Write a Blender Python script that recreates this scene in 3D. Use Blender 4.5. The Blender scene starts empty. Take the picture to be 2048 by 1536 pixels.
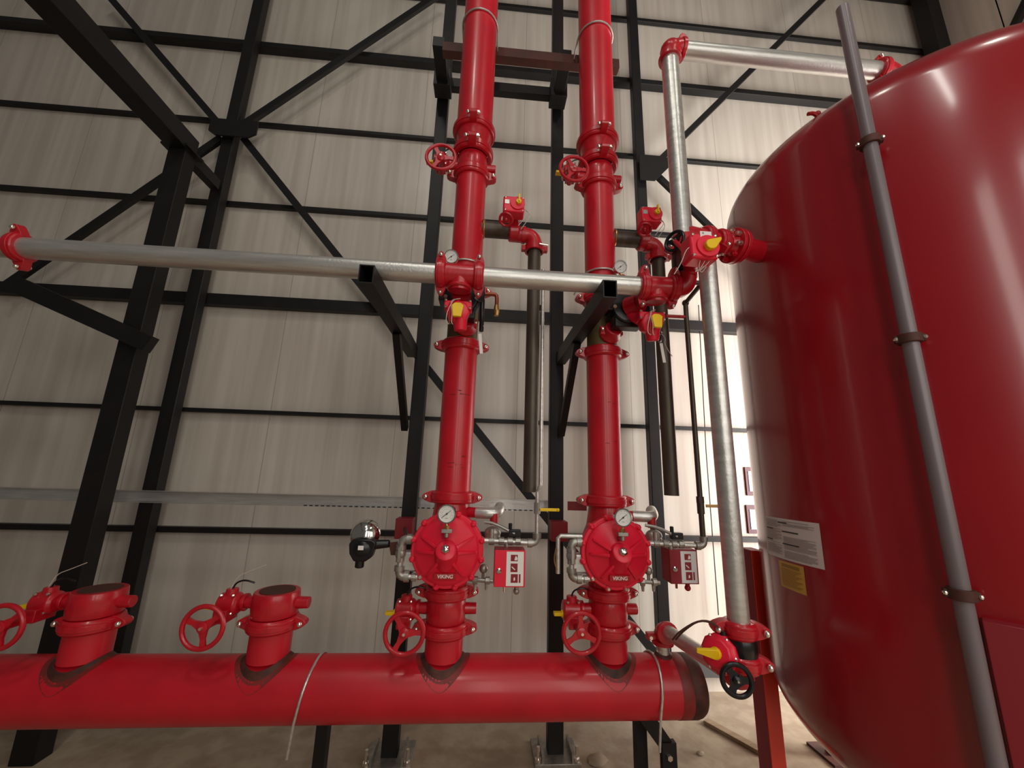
import bpy, bmesh, math, random
from mathutils import Vector, Matrix
random.seed(7)
PI = math.pi
V = Vector
scene = bpy.context.scene
C = scene.collection

# ------------------------------------------------------------------ camera
FPX = 775.0
PITCH, YAW, ROLL = map(math.radians, (12.49, 3.9, 1.67))
CAM = V((0, 0, 1.6))
fwd = V((math.sin(YAW)*math.cos(PITCH), math.cos(YAW)*math.cos(PITCH), math.sin(PITCH)))
r0 = V((math.cos(YAW), -math.sin(YAW), 0))
u0 = r0.cross(fwd)
rgt = r0*math.cos(ROLL) + u0*math.sin(ROLL)
upv = -r0*math.sin(ROLL) + u0*math.cos(ROLL)
cd = bpy.data.cameras.new('camera')
cam = bpy.data.objects.new('camera', cd); C.objects.link(cam)
cam.matrix_world = Matrix(((rgt.x, upv.x, -fwd.x, 0), (rgt.y, upv.y, -fwd.y, 0), (rgt.z, upv.z, -fwd.z, CAM.z), (0, 0, 0, 1)))
cd.sensor_width = 36; cd.lens = 36*FPX/2048; cd.clip_start = .05; cd.clip_end = 100
scene.camera = cam

def at(px, py, Y):
    """point at depth Y seen at photo pixel (px, py)"""
    d = rgt*(px-1024) - upv*(py-768) + fwd*FPX
    return CAM + d*(Y/d.y)

# ------------------------------------------------------------------ world and light
w = bpy.data.worlds.new('world'); scene.world = w; w.use_nodes = True
bg = w.node_tree.nodes['Background']
bg.inputs[0].default_value = (1.0, .93, .86, 1); bg.inputs[1].default_value = .075

def area(name, loc, target, sx, sy, power, col, spread=PI):
    ld = bpy.data.lights.new(name, 'AREA'); ld.shape = 'RECTANGLE'; ld.size = sx; ld.size_y = sy
    ld.energy = power; ld.color = col; ld.spread = spread
    o = bpy.data.objects.new(name, ld); C.objects.link(o); o.location = loc
    o.rotation_euler = (V(target)-V(loc)).to_track_quat('-Z', 'Y').to_euler()
    return o
area('door_daylight', (4.95, 1.5, 1.75), (0, 2.4, 1.9), 2.2, 3.1, 620, (1.0, .97, .93))
for hx, hp in ((.2, 46), (1.6, 46), (3.0, 34), (4.3, 24)):
    area('front_fill_light', (hx, -3.0, 3.0), (.1+hx*.15, 2, 1.9), .5, 3.4, hp*.68, (1.0, .95, .88))  # upright fill lights added behind the camera to brighten risers and streak the tank
for lx, ly in ((-1.2, -1.0), (2.6, -1.6)):
    area('high_bay_lamp', (lx, ly, 7.6), (lx, ly, 0), .5, .5, 32, (1.0, .94, .84))
area('strip_lamp', (-.4, -3.2, 7.4), (0, 1, 2), .25, 1.6, 40, (1.0, .97, .9))

scene.view_settings.view_transform = 'Standard'; scene.view_settings.look = 'None'
scene.view_settings.exposure = 0.0; scene.view_settings.gamma = 1.0
scene.view_settings.use_curve_mapping = False

# ------------------------------------------------------------------ materials
def mat(name, col, rough=.5, metal=0.0, noise=None, bump=None, coat=0, spec=None):
    """noise=(scale, second colour, amount[, stretch]) bump=(scale, strength)"""
    m = bpy.data.materials.new(name); m.use_nodes = True
    nt = m.node_tree; b = nt.nodes['Principled BSDF']
    b.inputs['Base Color'].default_value = (*col, 1); b.inputs['Roughness'].default_value = rough
    b.inputs['Metallic'].default_value = metal
    if coat: b.inputs['Coat Weight'].default_value = coat; b.inputs['Coat Roughness'].default_value = .12
    if spec is not None: b.inputs['Specular IOR Level'].default_value = spec
    tc = nt.nodes.new('ShaderNodeTexCoord')
    if noise:
        mp = nt.nodes.new('ShaderNodeMapping'); nt.links.new(tc.outputs['Object'], mp.inputs[0])
        if len(noise) > 3: mp.inputs['Scale'].default_value = noise[3]
        n = nt.nodes.new('ShaderNodeTexNoise'); n.inputs['Scale'].default_value = noise[0]; n.inputs['Detail'].default_value = 6
        nt.links.new(mp.outputs[0], n.inputs['Vector'])
        r = nt.nodes.new('ShaderNodeValToRGB'); r.color_ramp.elements[0].position = .5-.28*noise[2]; r.color_ramp.elements[1].position = .5+.22
        r.color_ramp.elements[0].color = (*noise[1], 1); r.color_ramp.elements[1].color = (*col, 1)
        nt.links.new(n.outputs[0], r.inputs[0]); nt.links.new(r.outputs[0], b.inputs['Base Color'])
    if bump:
        n2 = nt.nodes.new('ShaderNodeTexNoise'); n2.inputs['Scale'].default_value = bump[0]; n2.inputs['Detail'].default_value = 5
        nt.links.new(tc.outputs['Object'], n2.inputs['Vector'])
        bp = nt.nodes.new('ShaderNodeBump'); bp.inputs['Strength'].default_value = bump[1]; bp.inputs['Distance'].default_value = .01
        nt.links.new(n2.outputs[0], bp.inputs['Height']); nt.links.new(bp.outputs[0], b.inputs['Normal'])
    return m

M = {
 'red': mat('red_pipe_paint', (.62, .009, .024), .38, 0, (6, (.50, .007, .019), .8), None, .15),
 'redcast': mat('red_cast_paint', (.58, .007, .021), .34, 0, (30, (.46, .005, .016), .6), (60, .08), .25),
 'redbright': mat('bright_red_enamel', (.84, .012, .045), .36),
 'tankred': mat('tank_red_gloss', (.34, .006, .012), .27, 0, (1.2, (.29, .005, .010), 1.0), (2.2, .05), .55),
 'orange': mat('orange_red', (.80, .060, .030), .5),
 'black': mat('black_steel_paint', (.0065, .0065, .0075), .5, 0, (9, (.011, .009, .008), .8), None, 0, .35),
 'blackgloss': mat('black_enamel', (.006, .006, .008), .3),
 'galv': mat('galvanised_steel', (.74, .735, .70), .36, .75, (14, (.54, .53, .50), .9, (1, 1, 4)), (90, .1)),
 'galvx': mat('galvanised_steel_long', (.74, .735, .70), .36, .75, (14, (.54, .53, .50), .9, (.4, 4, 4)), (90, .1)),
 'fitting': mat('malleable_iron_fitting', (.48, .46, .42), .40, .75, (25, (.28, .26, .23), .8)),
 'dark': mat('bare_dark_steel_pipe', (.11, .088, .066), .45, .5, (8, (.055, .045, .036), 1, (3, 3, .6))),
 'olive': mat('unpainted_primer_spool', (.165, .115, .045), .5, .3, (7, (.10, .07, .03), .9)),
 'rust': mat('rusty_brown_primer', (.10, .025, .016), .65, .1, (12, (.05, .02, .013), .9)),
 'scorchred': mat('scorched_red_paint', (.30, .014, .014), .5, 0, (11, (.07, .020, .012), 1.0)),
 'scorch': mat('weld_scorch', (.12, .028, .016), .6, .2, (25, (.02, .012, .009), .9)),
 'brass': mat('brass', (.62, .38, .15), .32, .9),
 'copper': mat('copper_fitting', (.45, .13, .08), .4, .7),
 'bolt': mat('zinc_plated_bolt', (.85, .80, .72), .22, .95),
 'chrome': mat('chrome', (.8, .78, .74), .12, 1.0),
 'yellow': mat('yellow_plastic', (.90, .58, .0), .4),
 'dial': mat('white_dial', (.82, .81, .78), .45),
 'ink': mat('black_ink', (.02, .02, .02), .6),
 'grey': mat('grey_print', (.38, .36, .34), .7),
 'paper': mat('white_paper', (.72, .70, .68), .6),
 'ylabel': mat('ochre_label', (.66, .40, .07), .55),
 'ylprint': mat('ochre_label_print', (.34, .19, .03), .6),
 'white': mat('white_lettering', (.86, .84, .80), .5),
 'plate': mat('dark_red_plate', (.42, .006, .012), .4),
 'tube': mat('grey_mauve_tube', (.20, .165, .175), .35, .1),
 'wirew': mat('pale_wire', (.62, .52, .46), .6),
 'wirer': mat('red_wire', (.30, .05, .05), .6),
 'wood': mat('weathered_plank', (.36, .26, .16), .8, 0, (12, (.24, .17, .10), .8, (1, 6, 6))),
 'signdark': mat('sign_frame_maroon', (.07, .006, .016), .5),
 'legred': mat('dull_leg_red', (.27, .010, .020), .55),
 'signred': mat('sign_red', (.26, .010, .02), .5),
 'bandgrey': mat('grey_plinth_metal', (.07, .07, .07), .5),
}

def panel_material():
    m = bpy.data.materials.new('white_sandwich_panel'); m.use_nodes = True
    nt = m.node_tree; N = nt.nodes; L = nt.links; b = N['Principled BSDF']
    b.inputs['Roughness'].default_value = .33
    tc = N.new('ShaderNodeTexCoord'); sp = N.new('ShaderNodeSeparateXYZ'); L.new(tc.outputs['Object'], sp.inputs[0])
    ad = N.new('ShaderNodeMath'); ad.operation = 'ADD'; L.new(sp.outputs[0], ad.inputs[0]); L.new(sp.outputs[1], ad.inputs[1])
    def mth(op, a, v=None, c=None):
        n = N.new('ShaderNodeMath'); n.operation = op; L.new(a, n.inputs[0])
        if v is not None: n.inputs[1].default_value = v
        if c is not None: n.inputs[2].default_value = c
        return n.outputs[0]
    x = ad.outputs[0]
    # panel joints every metre, shallow ribs every 83 mm
    j = mth('LESS_THAN', mth('ABSOLUTE', mth('SUBTRACT', mth('FRACT', mth('ADD', x, 20.33)), .5)), .0028)
    rib = mth('LESS_THAN', mth('ABSOLUTE', mth('SUBTRACT', mth('FRACT', mth('MULTIPLY', x, 12.0)), .5)), .10)
    mp = N.new('ShaderNodeMapping'); mp.inputs['Scale'].default_value = (9, 9, .35); L.new(tc.outputs['Object'], mp.inputs[0])
    n = N.new('ShaderNodeTexNoise'); n.inputs['Scale'].default_value = 1.6; n.inputs['Detail'].default_value = 6; L.new(mp.outputs[0], n.inputs['Vector'])
    r = N.new('ShaderNodeValToRGB'); r.color_ramp.elements[0].position = .35; r.color_ramp.elements[1].position = .65
    r.color_ramp.elements[0].color = (.50, .45, .385, 1); r.color_ramp.elements[1].color = (.60, .55, .48, 1); L.new(n.outputs[0], r.inputs[0])
    mx = N.new('ShaderNodeMixRGB'); mx.inputs[2].default_value = (.36, .32, .27, 1); L.new(r.outputs[0], mx.inputs[1])
    L.new(j, mx.inputs[0]); L.new(mx.outputs[0], b.inputs['Base Color'])
    h = N.new('ShaderNodeMath'); h.operation = 'MULTIPLY_ADD'; L.new(rib, h.inputs[0]); h.inputs[1].default_value = -.35; L.new(n.outputs[0], h.inputs[2])
    bp = N.new('ShaderNodeBump'); bp.inputs['Strength'].default_value = .22; bp.inputs['Distance'].default_value = .004
    L.new(h.outputs[0], bp.inputs['Height']); L.new(bp.outputs[0], b.inputs['Normal'])
    return m
M['panel'] = panel_material()

def floor_material():
    m = bpy.data.materials.new('dusty_concrete'); m.use_nodes = True
    nt = m.node_tree; N = nt.nodes; L = nt.links; b = N['Principled BSDF']; b.inputs['Roughness'].default_value = .9
    tc = N.new('ShaderNodeTexCoord')
    def noise(s, d=6):
        n = N.new('ShaderNodeTexNoise'); n.inputs['Scale'].default_value = s; n.inputs['Detail'].default_value = d; L.new(tc.outputs['Object'], n.inputs['Vector']); return n.outputs[0]
    a = noise(1.8); r = N.new('ShaderNodeValToRGB'); L.new(a, r.inputs[0])
    r.color_ramp.elements[0].position = .3; r.color_ramp.elements[0].color = (.33, .25, .17, 1)
    r.color_ramp.elements[1].position = .7; r.color_ramp.elements[1].color = (.46, .38, .28, 1)
    c = noise(9, 10); r2 = N.new('ShaderNodeValToRGB'); L.new(c, r2.inputs[0])
    r2.color_ramp.elements[0].position = .40; r2.color_ramp.elements[0].color = (.45, .36, .30, 1)
    r2.color_ramp.elements[1].position = .58; r2.color_ramp.elements[1].color = (1, 1, 1, 1)
    mx = N.new('ShaderNodeMixRGB'); mx.blend_type = 'MULTIPLY'; mx.inputs[0].default_value = .32
    L.new(r.outputs[0], mx.inputs[1]); L.new(r2.outputs[0], mx.inputs[2]); L.new(mx.outputs[0], b.inputs['Base Color'])
    bp = N.new('ShaderNodeBump'); bp.inputs['Strength'].default_value = .5; bp.inputs['Distance'].default_value = .01
    L.new(c, bp.inputs['Height']); L.new(bp.outputs[0], b.inputs['Normal'])
    return m
M['floor'] = floor_material()

# ------------------------------------------------------------------ mesh helpers
X, Y_, Z = V((1, 0, 0)), V((0, 1, 0)), V((0, 0, 1))
def perp(d):
    d = V(d).normalized(); a = X if abs(d.x) < .8 else Y_
    u = d.cross(a).normalized(); return u, d.cross(u).normalized()
def wloc(o):
    p = V((0, 0, 0))
    while o: p += o.location; o = o.parent
    return p

class MB:
    def __init__(s): s.bm = bmesh.new()
    def ring(s, c, u, v, r, n): return [s.bm.verts.new(c + u*(r*math.cos(2*PI*i/n)) + v*(r*math.sin(2*PI*i/n))) for i in range(n)]
    def skin(s, a, b):
        n = len(a)
        for i in range(n): s.bm.faces.new((a[i], a[(i+1) % n], b[(i+1) % n], b[i]))
    def lathe(s, prof, o, axis, n=32, caps=True):
        o = V(o); a = V(axis).normalized(); u, v = perp(a); rs = []
        for t, r in prof: rs.append(s.ring(o+a*t, u, v, max(r, .0004), n))
        for i in range(len(rs)-1): s.skin(rs[i], rs[i+1])
        if caps: s.bm.faces.new(rs[0][::-1]); s.bm.faces.new(rs[-1])
        return s
    def cyl(s, p0, p1, r0, r1=None, n=24):
        p0, p1 = V(p0), V(p1); L = (p1-p0).length
        return s.lathe([(0, r0), (L, r1 if r1 is not None else r0)], p0, p1-p0, n)
    def pipe(s, p0, p1, ro, ri, n=32):
        """open-ended hollow pipe"""
        p0, p1 = V(p0), V(p1); L = (p1-p0).length
        return s.lathe([(0, ri), (0, ro), (L, ro), (L, ri), (0, ri)], p0, p1-p0, n, False)
    def box(s, c, size, ax=None):
        c = V(c); ax = ax or (X, Y_, Z); h = [k/2 for k in size]
        vs = [s.bm.verts.new(c + ax[0]*(i*h[0]) + ax[1]*(j*h[1]) + ax[2]*(k*h[2])) for i in (-1, 1) for j in (-1, 1) for k in (-1, 1)]
        for f in ((0, 1, 3, 2), (4, 6, 7, 5), (0, 4, 5, 1), (2, 3, 7, 6), (0, 2, 6, 4), (1, 5, 7, 3)): s.bm.faces.new([vs[i] for i in f])
        return s
    def bar(s, p0, p1, wd, th, up=None):
        """rectangular bar from p0 to p1; wd across `up`, th along `up`"""
        p0, p1 = V(p0), V(p1); d = (p1-p0).normalized(); up = V(up) if up else Y_
        side = d.cross(up).normalized(); up = side.cross(d).normalized()
        return s.box((p0+p1)/2, ((p1-p0).length, wd, th), (d, side, up))
    def channel(s, p0, p1, wd, th, t, up):
        """hollow square tube open at both ends"""
        p0, p1 = V(p0), V(p1); d = (p1-p0).normalized(); up = V(up); side = d.cross(up).normalized(); up = side.cross(d).normalized()
        for q in (-1, 1):
            s.bar(p0+side*(q*(wd-t)/2), p1+side*(q*(wd-t)/2), t, th, up)
            s.bar(p0+up*(q*(th-t)/2), p1+up*(q*(th-t)/2), wd-2*t, t, up)
        return s
    def tube(s, pts, r, n=10, smooth=0):
        pts = [V(p) for p in pts]
        for _ in range(smooth):
            q = [pts[0]]
            for a, b in zip(pts, pts[1:]): q += [a*.75+b*.25, a*.25+b*.75]
            pts = q+[pts[-1]]
        rs = []; u = None
        for i, p in enumerate(pts):
            d = (pts[min(i+1, len(pts)-1)]-pts[max(i-1, 0)]).normalized()
            if u is None: u = perp(d)[0]
            u = (u-d*u.dot(d)).normalized(); v = d.cross(u); rs.append(s.ring(p, u, v, r, n))
        for a, b in zip(rs, rs[1:]): s.skin(a, b)
        s.bm.faces.new(rs[0][::-1]); s.bm.faces.new(rs[-1]); return s
    def elbow(s, c, d0, d1, R, r, n=24, k=9, lip=0):
        """quarter bend about corner point c; leaves c along d0 and d1"""
        c, d0, d1 = V(c), V(d0).normalized(), V(d1).normalized(); o = c+(d0+d1)*R; pts = []
        for i in range(k): t = PI/2*i/(k-1); pts.append(o-d1*(R*math.cos(t))-d0*(R*math.sin(t)))
        s.tube(pts, r, n)
        if lip:
            s.cyl(pts[0], pts[0]+d0*.02, r*lip, None, n); s.cyl(pts[-1], pts[-1]+d1*.02, r*lip, None, n)
        return s
    def torus(s, c, axis, R, r, n=40, m=10, a0=0, a1=2*PI, ref=None):
        c = V(c); a = V(axis).normalized(); u, v = perp(a)
        if ref: u = V(ref).normalized(); v = a.cross(u)
        full = abs(a1-a0-2*PI) < 1e-4; rs = []
        for i in range(n if full else n+1):
            t = a0+(a1-a0)*i/n; d = u*math.cos(t)+v*math.sin(t); rs.append(s.ring(c+d*R, d, a, r, m))
        for i in range(len(rs)-1): s.skin(rs[i], rs[i+1])
        if full: s.skin(rs[-1], rs[0])
        else: s.bm.faces.new(rs[0][::-1]); s.bm.faces.new(rs[-1])
        return s
    def sphere(s, c, r, sc=(1, 1, 1), n=16):
        g = bmesh.ops.create_uvsphere(s.bm, u_segments=n, v_segments=n//2, radius=r)
        for v in g['verts']: v.co = V(c)+V((v.co.x*sc[0], v.co.y*sc[1], v.co.z*sc[2]))
        return s
    def prism(s, out, o, u, v, th):
        """polygon (a,b) in plane u,v extruded both ways along u x v by th/2"""
        o, u, v = V(o), V(u).normalized(), V(v).normalized(); n = u.cross(v)
        A = [s.bm.verts.new(o+u*a+v*b-n*(th/2)) for a, b in out]; B = [s.bm.verts.new(o+u*a+v*b+n*(th/2)) for a, b in out]
        s.bm.faces.new(A[::-1]); s.bm.faces.new(B); s.skin(A, B); return s
    def build(s, name, m, parent=None, bevel=0, ang=35):
        bmesh.ops.recalc_face_normals(s.bm, faces=s.bm.faces)
        me = bpy.data.meshes.new(name)
        if parent is not None: base = wloc(parent)
        else:
            xs = [v.co for v in s.bm.verts]
            base = V(((min(p.x for p in xs)+max(p.x for p in xs))/2, (min(p.y for p in xs)+max(p.y for p in xs))/2, min(p.z for p in xs)))
        bmesh.ops.translate(s.bm, verts=s.bm.verts, vec=-base)
        for f in s.bm.faces: f.smooth = True
        s.bm.to_mesh(me); s.bm.free(); me.set_sharp_from_angle(angle=math.radians(ang))
        me.materials.append(M[m] if isinstance(m, str) else m)
        o = bpy.data.objects.new(name, me); C.objects.link(o)
        if parent is not None: o.parent = parent
        else: o.location = base
        if bevel:
            bv = o.modifiers.new('bevel', 'BEVEL'); bv.width = bevel; bv.segments = 2; bv.limit_method = 'ANGLE'; bv.angle_limit = math.radians(40)
        return o

def tag(o, label, cat, group=None):
    o['label'] = label; o['category'] = cat
    if group: o['group'] = group
    return o
def thing(name, label, cat, loc, group=None):
    o = bpy.data.objects.new(name, None); C.objects.link(o); o.location = V(loc); o.empty_display_size = .05
    return tag(o, label, cat, group)
def struct(o): o['kind'] = 'structure'; return o
def lab(o, l): o['label'] = l; return o

# ------------------------------------------------------------------ the hall
WY = 3.25
struct(MB().box((-.5, -1.25, -.1), (13, 11, .2)).build('floor', 'floor'))
struct(MB().box((-.95, WY+.05, 4.5), (12.1, .1, 9)).build('wall_back', 'panel'))
m = MB()
m.box((5.15, 2.97, 4.5), (.1, .56, 9)).box((5.15, -3.4, 4.5), (.1, 7.4, 9)).box((5.15, 1.5, 6.3), (.1, 2.4, 5.4))
struct(m.build('wall_right', 'panel'))
struct(MB().box((-.95, WY-.035, .185), (12.0, .07, .12)).build('trim_1', 'bandgrey'))

def girt(px, y0, y1, d, label, x0=-6.9, x1=5.0):
    """beam whose visible band runs from photo row y0 (front top edge) to y1 (rear bottom edge) at column px"""
    yb = WY-.004; zt = at(px, y0, yb-d).z; zb = at(px, y1, yb).z; h = zt-zb
    return tag(MB().box(((x0+x1)/2, yb-d/2, (zt+zb)/2), (x1-x0, d, h)).build('wall_girt', 'black', None, .002), label, 'steel beam', 'black girts across the panel wall')
girt(1830, -4, 12, .06, 'highest black girt, seen only at the top right corner of the wall', 2.5, 5.0)
girt(1513, 61, 75, .04, 'narrow black girt high on the wall, just above the thick upper one')
girt(477, 78, 104, .08, 'thick upper black beam crossing the white wall behind both riser tops')
girt(517, 243, 256, .04, 'narrow black girt level with the starburst gusset plate')
girt(467, 402, 415, .04, 'narrow black girt passing behind the two dark elbow outlets')
girt(830, 609, 636, .07, 'thick black beam behind the long galvanised cross pipe')
girt(700, 827, 836, .05, 'thin black girt crossing behind the middle of the red risers')
girt(700, 1060, 1069, .05, 'lowest thin black girt, behind the round deluge valves')

def column(name, x, y, w, d, z1, label, plate=False, group='upright black steel columns'):
    t = thing(name, label, 'column', (x, y, 0), group)
    MB().box((x, y, z1/2), (w, d, z1)).build('post', 'black', t, .004)
    if plate:
        MB().box((x, y, .008), (.26, .22, .016)).build('base_plate', 'fitting', t, .002)
        for i in (-1, 1):
            MB().box((x+i*.085, y-.02, .03), (.012, .17, .06)).build('gusset', 'fitting', t)
            MB().cyl((x+i*.11, y-.09, .01), (x+i*.11, y-.09, .09), .009).cyl((x+i*.11, y-.09, .016), (x+i*.11, y-.09, .034), .018, None, 6).build('anchor_bolt', 'bolt', t)
    return t
column('steel_column', -2.39, 3.12, .100, .08, 8.5, 'black column running through the starburst gusset plate on the wall')
column('steel_column', -2.36, 2.66, .125, .10, 3.86, 'short thick black column in front, ending at the sloping rafter joint')
column('steel_column', 1.390, 3.12, .090, .075, 8.5, 'black column against the wall, right of the right riser')
column('steel_column', 4.93, 3.11, .16, .14, 8.5, 'black column in the far corner above the tank')
column('steel_column', -.450, 2.63, .090, .07, 7.5, 'black square post behind and left of the left riser', True)
column('steel_column', .490, 2.63, .092, .07, 7.5, 'black square post standing between the two risers', True)

def brace(p, q, wd, label, y=3.10, th=.035, g='black diagonal wall braces'):
    return tag(MB().bar(at(*p, y), at(*q, y), wd, th, (0, 1, 0)).build('diagonal_brace', 'black'), label, 'steel brace', g)
brace((212, -14), (436, 246), .06, 'black diagonal brace rising up and left from the starburst plate')
brace((490, 249), (880, -12), .06, 'black diagonal brace rising up and right from the starburst plate')
brace((488, 278), (1314, 1312), .06, 'long black diagonal brace falling right from the starburst plate behind both risers')
brace((444, 276), (12, 572), .06, 'black diagonal brace falling left from the starburst plate')
brace((1308, 332), (1665, -20), .055, 'black diagonal brace rising right from the wall column over the tank')
brace((1292, 330), (1560, 590), .055, 'black diagonal brace falling right from the wall column behind the tank')
tag(MB().bar((5.05, 2.7, 5.9), (5.05, .9, 8.2), .06, .05, (1, 0, 0)).build('diagonal_brace', 'black'), 'black diagonal brace on the side wall, top right corner', 'steel brace')
c = at(468, 252, 3.03)
tag(MB().prism([(-.20, .06), (.20, .06), (.20, -.07), (.14, -.11), (-.14, -.11), (-.20, -.07)], c, X, Z, .015).build('gusset_plate', 'black'), 'black starburst gusset plate where four wall braces meet', 'steel plate')
c = at(1300, 330, 3.03)
tag(MB().prism([(-.10, .10), (.16, .10), (.19, -.0), (.04, -.17), (-.10, -.17)], c, X, Z, .012).build('gusset_plate', 'black'), 'small black gusset plate on the wall column above the dark elbows', 'steel plate')

# portal arm over the short column, running towards the viewer and back to the wall column
t = thing('rafter_beam', 'black roof arm running forward from the top of the short thick column', 'steel beam', (-2.36, 2.66, 3.86))
MB().box((-2.36, .3, 3.93), (.14, 4.8, .14)).build('beam', 'black', t, .004)
MB().box((-2.375, 2.89, 3.90), (.07, .30, .09)).build('tie_bar', 'black', t)
MB().box((-2.36, 2.66, 3.87), (.19, .17, .016)).build('cap_plate', 'black', t)
tag(MB().bar(at(302, 690, 2.56), at(40, 572, 2.56), .105, .06, (0, 1, 0)).build('knee_brace', 'black'), 'black knee brace from the short thick column up to the thick beam, far left', 'steel brace')

# frame between the two square posts, high up
t = thing('pipe_rack', 'black support frame joining the two square posts behind the riser tops', 'frame', (.015, 2.5, 4.45))
MB().box((.015, 2.555, 4.60), (.84, .06, .085)).build('crossbar', 'black', t, .003)
for x in (-.44, .47):
    MB().box((x, 2.39, 4.545), (.085, .40, .085)).build('arm', 'black', t, .003)
    MB().box((x, 2.5, 4.55), (.13, .12, .17)).build('end_box', 'black', t, .004)
tag(MB().channel((-.40, 2.16, 4.43), (.84, 2.16, 4.43), .075, .06, .006, (0, 1, 0)).build('steel_channel', 'rust'), 'rusty brown steel channel clamped behind the tops of both risers', 'steel channel')

# arms carrying the cross pipe
def arm(x, label):
    s = 1 if x > 0 else -1
    t = thing('pipe_bracket', label, 'bracket', (x, 2.05, 2.37), 'black arms carrying the cross pipe')
    MB().channel((x, 2.585, 2.37), (x, 1.50, 2.37), .062, .082, .005, (0, 0, 1)).build('square_tube', 'black', t)
    MB().bar((x, 2.10, 2.33), (x, 2.56, 1.84), .045, .04, (1, 0, 0)).build('strut', 'black', t)
    return t
arm(-.512, 'black square tube arm under the cross pipe, left of the left riser')
arm(.512, 'black square tube arm under the cross pipe, left of the right riser')

# ------------------------------------------------------------------ pipework components
def bolt_mesh(c, ax, L, r=.0085):
    c, ax = V(c), V(ax).normalized(); m = MB()
    m.cyl(c-ax*(L/2), c+ax*(L/2), r*.62, None, 10)
    m.cyl(c-ax*(L/2-.004), c-ax*(L/2-.004)+ax*.012, r*1.25, None, 6)
    m.sphere(c+ax*(L/2-.006), r*1.25, n=10)
    return m
def coupling(c, axis, R, ear, label, s=1.0, group='red grooved pipe couplings', m='redcast'):
    c, a, e = V(c), V(axis).normalized(), V(ear).normalized(); n = a.cross(e).normalized(); w = .056*s
    t = thing('pipe_coupling', label, 'pipe coupling', c, group)
    h = MB().lathe([(-w/2, R-.004), (-w/2, R+.012*s), (-w*.36, R+.019*s), (w*.36, R+.019*s), (w/2, R+.012*s), (w/2, R-.004), (-w/2, R-.004)], c, a, 40, False)
    h.lathe([(-w*.2, R+.01*s), (-w*.2, R+.023*s), (w*.2, R+.023*s), (w*.2, R+.01*s)], c, a, 40, False)
    for q in (1, -1):
        o = c+e*(q*R)
        out = [(0, -.030*s), (0, .030*s), (.022*s, .027*s), (.045*s, .018*s), (.058*s, .010*s), (.062*s, 0), (.058*s, -.010*s), (.045*s, -.018*s), (.022*s, -.027*s)]
        h.prism(out, o, e*q, a, .042*s)
    h.build('housing', m, t, .0015)
    for q in (1, -1):
        sgn = -1 if n.y > 0 or (abs(n.y) < .1 and n.x > 0) else 1
        bolt_mesh(c+e*(q*(R+.042*s)), n*sgn, .075*s, .0095*s).build('bolt', 'bolt', t)
    return t
def handwheel(c, n, R, parent, m, rot=0, tr=.0085):
    c, n = V(c), V(n).normalized(); u, v = perp(n); w = MB()
    w.torus(c, n, R-tr, tr, 40, 10)
    w.lathe([(-.018, R*.16), (-.014, R*.24), (.006, R*.24), (.010, R*.12)], c, n, 20)
    for k in range(3):
        t = rot+k*2*PI/3; d = u*math.cos(t)+v*math.sin(t); sd = n.cross(d)
        w.prism([(R*.16, -.017), (R*.5, -.009), (R-tr, -.012), (R-tr, .012), (R*.5, .009), (R*.16, .017)], c-n*.004, d, sd, .010)
    o = w.build('handwheel', m, parent)
    MB().cyl(c+n*.004, c+n*.018, R*.07, None, 8).build('wheel_nut', 'bolt', o)
    return o
def wire(pts, parent, m='wirew', r=.0018, name='wire'):
    return MB().tube(pts, r, 6, 2).build(name, m, parent)

def valve_big(x, y, z, label, hz=.06, R=.085, rot=.4, wd=(0, 0)):
    """riser butterfly valve with gear box and red handwheel to the left front"""
    t = thing('butterfly_valve', label, 'valve', (x, y, z), 'big red handwheel valves')
    b = MB().lathe([(-hz, R+.001), (-hz+.004, R+.003), (-hz*.35, R+.006), (hz*.35, R+.006), (hz-.004, R+.003), (hz, R+.001)], (x, y, z), Z, 40)
    b.cyl((x+R*.8, y, z), (x+R+.055, y, z), .026, .024, 20)
    b.build('body', 'redcast', t, .002)
    MB().cyl((x-R*.8, y, z), (x-R-.065, y, z), .028, .022, 20).cyl((x-R-.035, y, z), (x-R-.050, y, z), .036, None, 20).build('neck', 'redcast', t, .002)
    gx = x-R-.095
    g = MB().lathe([(-.045, .030), (-.04, .044), (.032, .046), (.045, .034)], (gx, y-.02, z), X, 24)
    g.box((gx, y-.045, z-.035), (.055, .09, .05)); g.cyl((gx-.01+wd[0]*.6, y-.03, z-.045+wd[1]*.6), (gx-.01+wd[0], y-.15, z-.045+wd[1]), .019, .015, 16)
    g.cyl((gx, y-.02, z+.02), (gx, y-.02, z+.062), .028, .024, 16)
    g.build('gearbox', 'redcast', t, .003)
    for dx, dz in ((-.025, .042), (.025, .042), (-.028, -.03), (.028, -.03)):
        MB().sphere((gx+dx, y-.055, z+dz), .0065, n=8).build('screw', 'bolt', t)
    MB().box((gx-.062, y-.03, z-.012), (.05, .03, .014)).cyl((gx-.04, y-.03, z-.012), (gx-.052, y-.03, z-.012), .016, None, 14).build('position_indicator', 'yellow', t, .002)
    MB().tube([(gx+.0, y-.02, z+.06), (gx+.01, y-.02, z+.085), (gx+.05, y-.03, z+.10), (gx+.09, y-.02, z+.085)], .004, 8, 2).build('cable', 'blackgloss', t)
    handwheel((gx-.012+wd[0], y-.165, z-.045+wd[1]), (0, -1, 0), .088, t, 'redcast', rot, .0095)
    return t

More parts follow.
